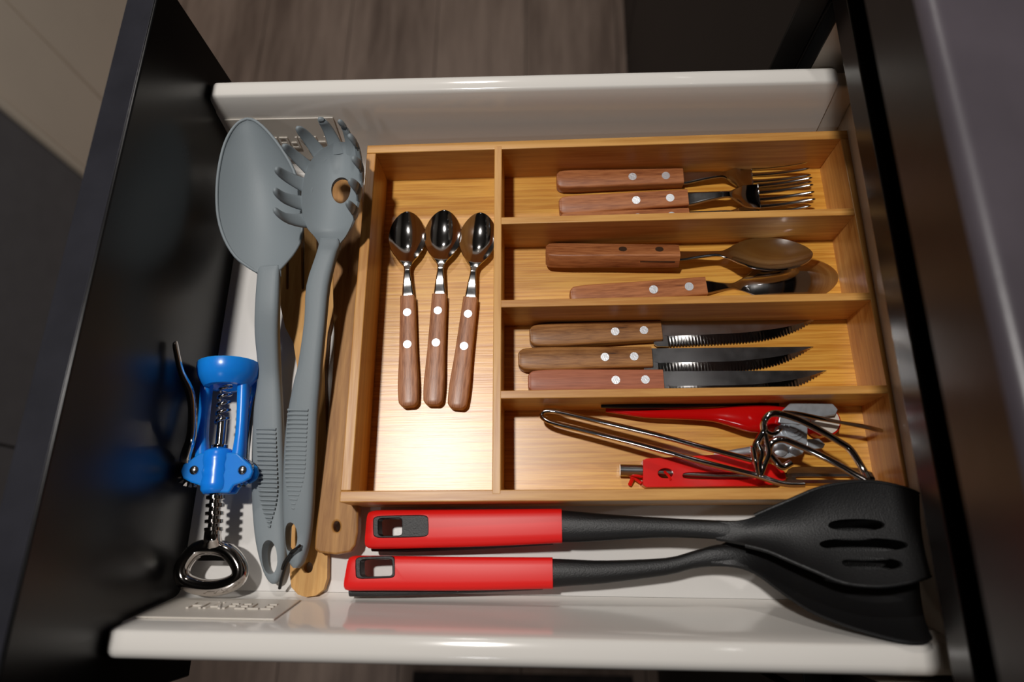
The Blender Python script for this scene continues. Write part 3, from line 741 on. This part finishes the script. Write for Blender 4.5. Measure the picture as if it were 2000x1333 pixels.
nk = [HB(1092, 997, 1092, 1060, .027, .0084), HB(1130, 1000, 1130, 1060, .0285, .0084), HB(1200, 1006, 1200, 1056, .031, .0078), HB(1300, 1012, 1300, 1051, .035, .0066), HB(1380, 1016, 1380, 1053, .040, .0056), HB(1415, 1018, 1415, 1056, .044, .0040), HB(1440, 1022, 1440, 1056, .047, .002)]
obj('neck', bar(NB(), nk, 3, 16, 2.6), M['nylon_black'], t, ang=50)
hs = [S(1398, 1016, 1398, 1056, .045, .004, 0), S(1440, 1016, 1430, 1061, (.0500, .0505), .0036, .001), S(1475, 1007, 1457, 1066, (.0545, .056), .0032, .004), S(1510, 992, 1500, 1077, (.0585, .062), .0030, .0060), S(1548, 976, 1545, 1096, (.0615, .067), .003, .0075), S(1598, 955, 1595, 1117, (.063, .072), .003, .0080), S(1650, 944, 1650, 1139, (.064, .076), .003, .0080),
      S(1703, 941, 1715, 1146, (.064, .079), .003, .0070), S(1755, 950, 1768, 1140, (.064, .080), .003, .0055), S(1788, 961, 1812, 1128, (.064, .080), .003, .004), S(1796, 966, 1819, 1124, (.064, .080), .0028, .0035)]
hbm = cut(ribbon(NB(), hs, 3, 18), plug(1664, 1027, 52, 12, .056, .03, 28, 2.3), plug(1673, 1065, 80, 13, .056, .03, 28, 2.3, .01), plug(1682, 1101, 54, 12, .056, .03, 28, 2.3, .02))
hd_ = obj('head', hbm, M['nylon_black'], t, ang=50)
for sd_ in (0, 1):
    obj('rim', tube(NB(), [a[sd_] - UP * .0012 for a in dense(hs[2:], 3)], .0014, 8, 1), M['nylon_black'], hd_, ang=60)
# solid one
t = thing('solid_turner', 'black nylon turner with red grip and a solid head, leaning on the near rail', 'turner', px(1000, 1130, 0))
st = [HB(686, 1096, 680, 1140, .017, .004), HB(690, 1090, 681, 1148, .017, .0075), HB(698, 1086, 685, 1154, .017, .0095), HB(760, 1086, 757, 1154, .0175, .0098), HB(900, 1088, 900, 1154, .019, .0095), HB(1065, 1089, 1066, 1151, .0215, .0090), HB(1071, 1089, 1072, 1151, .0215, .0088)]
dots = [(800 + 18.7 * i, 1100 + 12 * j) for i in range(14) for j in range(3)]
sb = NB(); bar(sb, [HB(685, 1146, 685, 1166, .0100, .0058), HB(760, 1146, 760, 1165, .0105, .0055), HB(900, 1146, 900, 1160, .013, .0045), HB(1060, 1146, 1060, 1153, .0175, .0025)], 3, 10, 3)
grip(t, st, 3, (733, 1109, 39, 22), (735, 1110, 31, 17), .0265, -.03, dots, sb)
nk = [HB(1072, 1091, 1072, 1149, .0215, .0084), HB(1120, 1093, 1120, 1145, .0225, .0082), HB(1185, 1095, 1185, 1140, .024, .0074), HB(1300, 1090, 1300, 1125, .027, .0062), HB(1352, 1077, 1354, 1112, .029, .0058), HB(1400, 1064, 1402, 1107, .032, .0052), HB(1440, 1066, 1432, 1106, .034, .0042), HB(1470, 1075, 1462, 1110, .035, .003)]
obj('neck', bar(NB(), nk, 3, 16, 2.6), M['nylon_black'], t, ang=50)
hs = [S(1395, 1068, 1388, 1106, (.034, .036), .004, -.001), S(1432, 1050, 1422, 1107, (.036, .038), .0036, .000), S(1468, 1014, 1452, 1112, (.036, .042), .0034, .003), S(1505, 994, 1484, 1127, (.036, .047), .0032, .007), S(1555, 992, 1530, 1161, (.036, .054), .0032, .011),
      S(1610, 994, 1582, 1195, (.036, .063), .0032, .015), S(1665, 996, 1650, 1223, (.036, .074), .003, .018), S(1715, 1003, 1720, 1244, (.037, .083), .003, .020), S(1752, 1015, 1768, 1255, (.038, .088), .003, .019), S(1780, 1035, 1806, 1256, (.041, .089), .003, .018), S(1792, 1050, 1822, 1247, (.044, .089), .0028, .017)]
obj('head', ribbon(NB(), hs, 3, 16), M['nylon_black'], t, ang=50)

# ------------------------------------------------------------------ odds and ends in the front compartment
# vegetable peeler
t = thing('vegetable_peeler', 'red plastic vegetable peeler with steel blade below the wire tongs', 'peeler', px(1380, 920, .006))
zp = .0165
pts = [(1256, 899), (1262, 896), (1340, 892), (1400, 888), (1470, 897), (1510, 908), (1533, 922), (1536, 936), (1520, 946), (1480, 950), (1380, 951), (1262, 952), (1256, 948)]
hbm = cut(poly(NB(), [px(x, y, zp) for x, y in pts][::-1], .0095), plug(1300, 925, 15, 10, zp, .03, 20), plug(1405, 930, 72, 7, zp, .03, 20, 4, .01))
h = obj('handle', hbm, M['red_plastic'], t, ang=40, bevel=.0014)
obj('rod', tube(NB(), [px(1212, 919, .012), px(1258, 921, .0118), px(1400, 930, .0115), px(1536, 931, .0115)], .0028, 12, 1), M['steel_satin'], t)
obj('rod_tip', tube(NB(), [px(1211, 919, .012), px(1254, 920, .012)], .0046, 14, 1), M['steel_satin'], t)
bb = NB(); ribbon(bb, [S(1534, 926, 1534, 938, .0125, .0012, 0), S(1548, 913, 1548, 944, .013, .0012, .002), S(1600, 912, 1600, 945, .013, .0012, .003), S(1660, 913, 1660, 944, .013, .0012, .003), S(1690, 917, 1690, 941, .0125, .0012, .001), S(1700, 926, 1700, 934, .012, .0012, 0)], 3, 8)
bb = cut(bb, plug(1612, 934, 58, 3.2, .012, .02, 16, 5))
obj('blade', bb, M['steel_satin'], t, ang=50)
sb = NB()
tube(sb, [px(1298, 922, .014), px(1306, 930, .017), px(1310, 938, .017)], .0011, 6, 4)
tube(sb, [px(1254, 931, .013), px(1240, 929, .014), px(1226, 926, .012), px(1238, 934, .011), px(1252, 944, .010)], .0013, 6, 4)
tube(sb, [px(1236, 934, .012), px(1230, 948, .009)], .0016, 6, 1)
obj('string', sb, M['red_plastic'], t)

# can opener
t = thing('can_opener', 'red handled can opener with zinc plated jaw and ivory crank knob', 'can opener', px(1520, 830, .006))
bb = NB(); bar(bb, [HB(1183, 798, 1183, 806, .016, .0012), HB(1200, 796, 1200, 808, .016, .002), HB(1260, 799, 1260, 817, .017, .003), HB(1330, 800, 1330, 820, .018, .0036), HB(1390, 798, 1390, 824, .019, .0042), HB(1430, 794, 1430, 835, .0205, .0055), HB(1465, 792, 1465, 845, .0215, .0064), HB(1500, 792, 1500, 845, .0215, .0064), HB(1530, 796, 1530, 840, .021, .005), HB(1545, 802, 1545, 834, .020, .003)], 3, 18, 2.6)
obj('handle', bb, M['red_gloss'], t, ang=60)
bb = NB(); bar(bb, [HB(1174, 790, 1174, 797, .024, .0015), HB(1250, 789, 1250, 799, .024, .0025), HB(1340, 787, 1340, 797, .022, .0025), HB(1440, 786, 1440, 793, .020, .0025), HB(1520, 788, 1520, 796, .019, .002)], 3, 12, 3)
obj('handle', bb, M['nylon_black'], t, ang=60)
bb = NB(); bar(bb, [HB(1395, 885, 1396, 892, .0105, .002), HB(1440, 877, 1443, 891, .0105, .0028), HB(1500, 866, 1504, 884, .011, .0028), HB(1530, 858, 1534, 876, .012, .0025)], 3, 12, 3)
obj('lower_lever', bb, M['zinc'], t, ang=60)
pts = [(1524, 806), (1544, 787), (1627, 789), (1637, 800), (1632, 811), (1600, 815), (1576, 824), (1560, 830), (1520, 826)]
pl = obj('jaw_plate', poly(NB(), [px(x, y, .030) for x, y in pts][::-1], .0024), M['zinc'], t, bevel=.0006)
pts = [(1516, 822), (1578, 822), (1577, 866), (1568, 888), (1535, 896), (1518, 893), (1508, 870)]
obj('jaw_plate', poly(NB(), [px(x, y, .0262) for x, y in pts][::-1], .0022), M['zinc'], t, bevel=.0006)
pts = [(1576, 858), (1600, 857), (1612, 868), (1608, 876), (1588, 878), (1575, 876)]
obj('guide_tab', poly(NB(), [px(x, y, .0225) for x, y in pts][::-1], .002), M['zinc'], t, bevel=.0005)
gb = NB(); gc = px(1547, 838, .0264)
disc(gb, gc, .0088, .0010, 28); disc(gb, gc + UP * .001, .0062, .0012, 28); disc(gb, gc + UP * .0022, .0034, .001, 20)
obj('pivot_washer', gb, M['zinc'], pl, ang=30)
gb = NB(); gc = px(1523, 879, .0264)
disc(gb, gc, .0052, .0016, 20, UP, .001); disc(gb, px(1551, 882, .0264), .004, .001, 20, UP, .0008)
obj('rivet_head', gb, M['zinc'], pl, ang=30)
kb = NB(); kc = px(1611, 822, .022)
disc(kb, kc - UP * .012, .0118, .0125, 32)
kn = obj('crank_knob', kb, M['red_gloss'], t, bevel=.001)
obj('knob_face', disc(NB(), kc + UP * .0006, .0103, .0008, 32, UP, .0006), M['white_plastic'], kn)
cb = NB(); bar(cb, [HB(1530, 802, 1530, 808, .037, .001), HB(1556, 804, 1556, 813, .038, .0016), HB(1600, 813, 1600, 822, .037, .0016), HB(1640, 822, 1640, 829, .035, .0014), HB(1685, 829, 1685, 838, .033, .0014), HB(1715, 836, 1715, 845, .032, .0012), HB(1733, 841, 1733, 845, .031, .0006)], 3, 12, 2.5)
obj('crank_wing', cb, M['chrome'], t, ang=60)

# wire tongs
t = thing('wire_tongs', 'chrome wire tongs with looped end lying across the front compartment', 'tongs', px(1380, 870, .006))
R_ = .0021
lp = [(1468, 899, .036), (1380, 876, .033), (1286, 851, .030), (1180, 826, .027), (1100, 807, .025), (1078, 803, .0245), (1063, 804, .024), (1058, 811, .0235), (1064, 819, .024), (1085, 828, .0245), (1150, 844, .026), (1229, 864, .028), (1300, 883, .030), (1362, 900, .032), (1430, 917, .0345), (1480, 930, .0365), (1515, 942, .038), (1540, 947, .0385), (1571, 947, .039)]
obj('arm', tube(NB(), [px(*p) for p in lp], R_, 10, 4), M['chrome'], t, ang=60)
a2 = [(1476, 905, .037), (1472, 880, .041), (1480, 862, .045), (1491, 842, .049), (1491, 828, .052), (1496, 817, .055), (1506, 809, .056), (1524, 809, .056), (1561, 821, .055), (1600, 840, .053), (1637, 862, .051), (1656, 874, .050), (1668, 888, .050), (1680, 908, .050), (1690, 925, .051), (1697, 935, .053)]
obj('arm', tube(NB(), [px(*p) for p in a2], R_ * 1.15, 10, 4), M['chrome'], t, ang=60)
a3 = [(1697, 942, .055), (1666, 925, .052), (1637, 908, .050), (1590, 884, .048), (1552, 867, .047), (1530, 859, .047), (1514, 861, .046), (1504, 869, .045), (1502, 884, .043), (1512, 898, .041), (1523, 911, .040), (1532, 912, .040), (1546, 904, .041)]
obj('arm', tube(NB(), [px(*p) for p in a3], R_ * 1.15, 10, 4), M['chrome'], t, ang=60)
for seg in ([(1470, 872, .044), (1474, 895, .040), (1479, 915, .038), (1484, 932, .038)], [(1491, 832, .050), (1497, 860, .047), (1502, 886, .044), (1494, 908, .041), (1486, 930, .039)],
            [(1492, 833, .050), (1498, 844, .049), (1509, 848, .048), (1519, 843, .048), (1524, 836, .049)], [(1480, 868, .045), (1488, 886, .043), (1484, 905, .041), (1486, 926, .039)]):
    obj('cross_wire', tube(NB(), [px(*p) for p in seg], R_ * .85, 8, 4), M['chrome'], t, ang=60)
obj('end_clip', tube(NB(), [px(1694, 928, .052), px(1699, 938, .0545)], R_ * 1.7, 10, 1), M['chrome'], t)
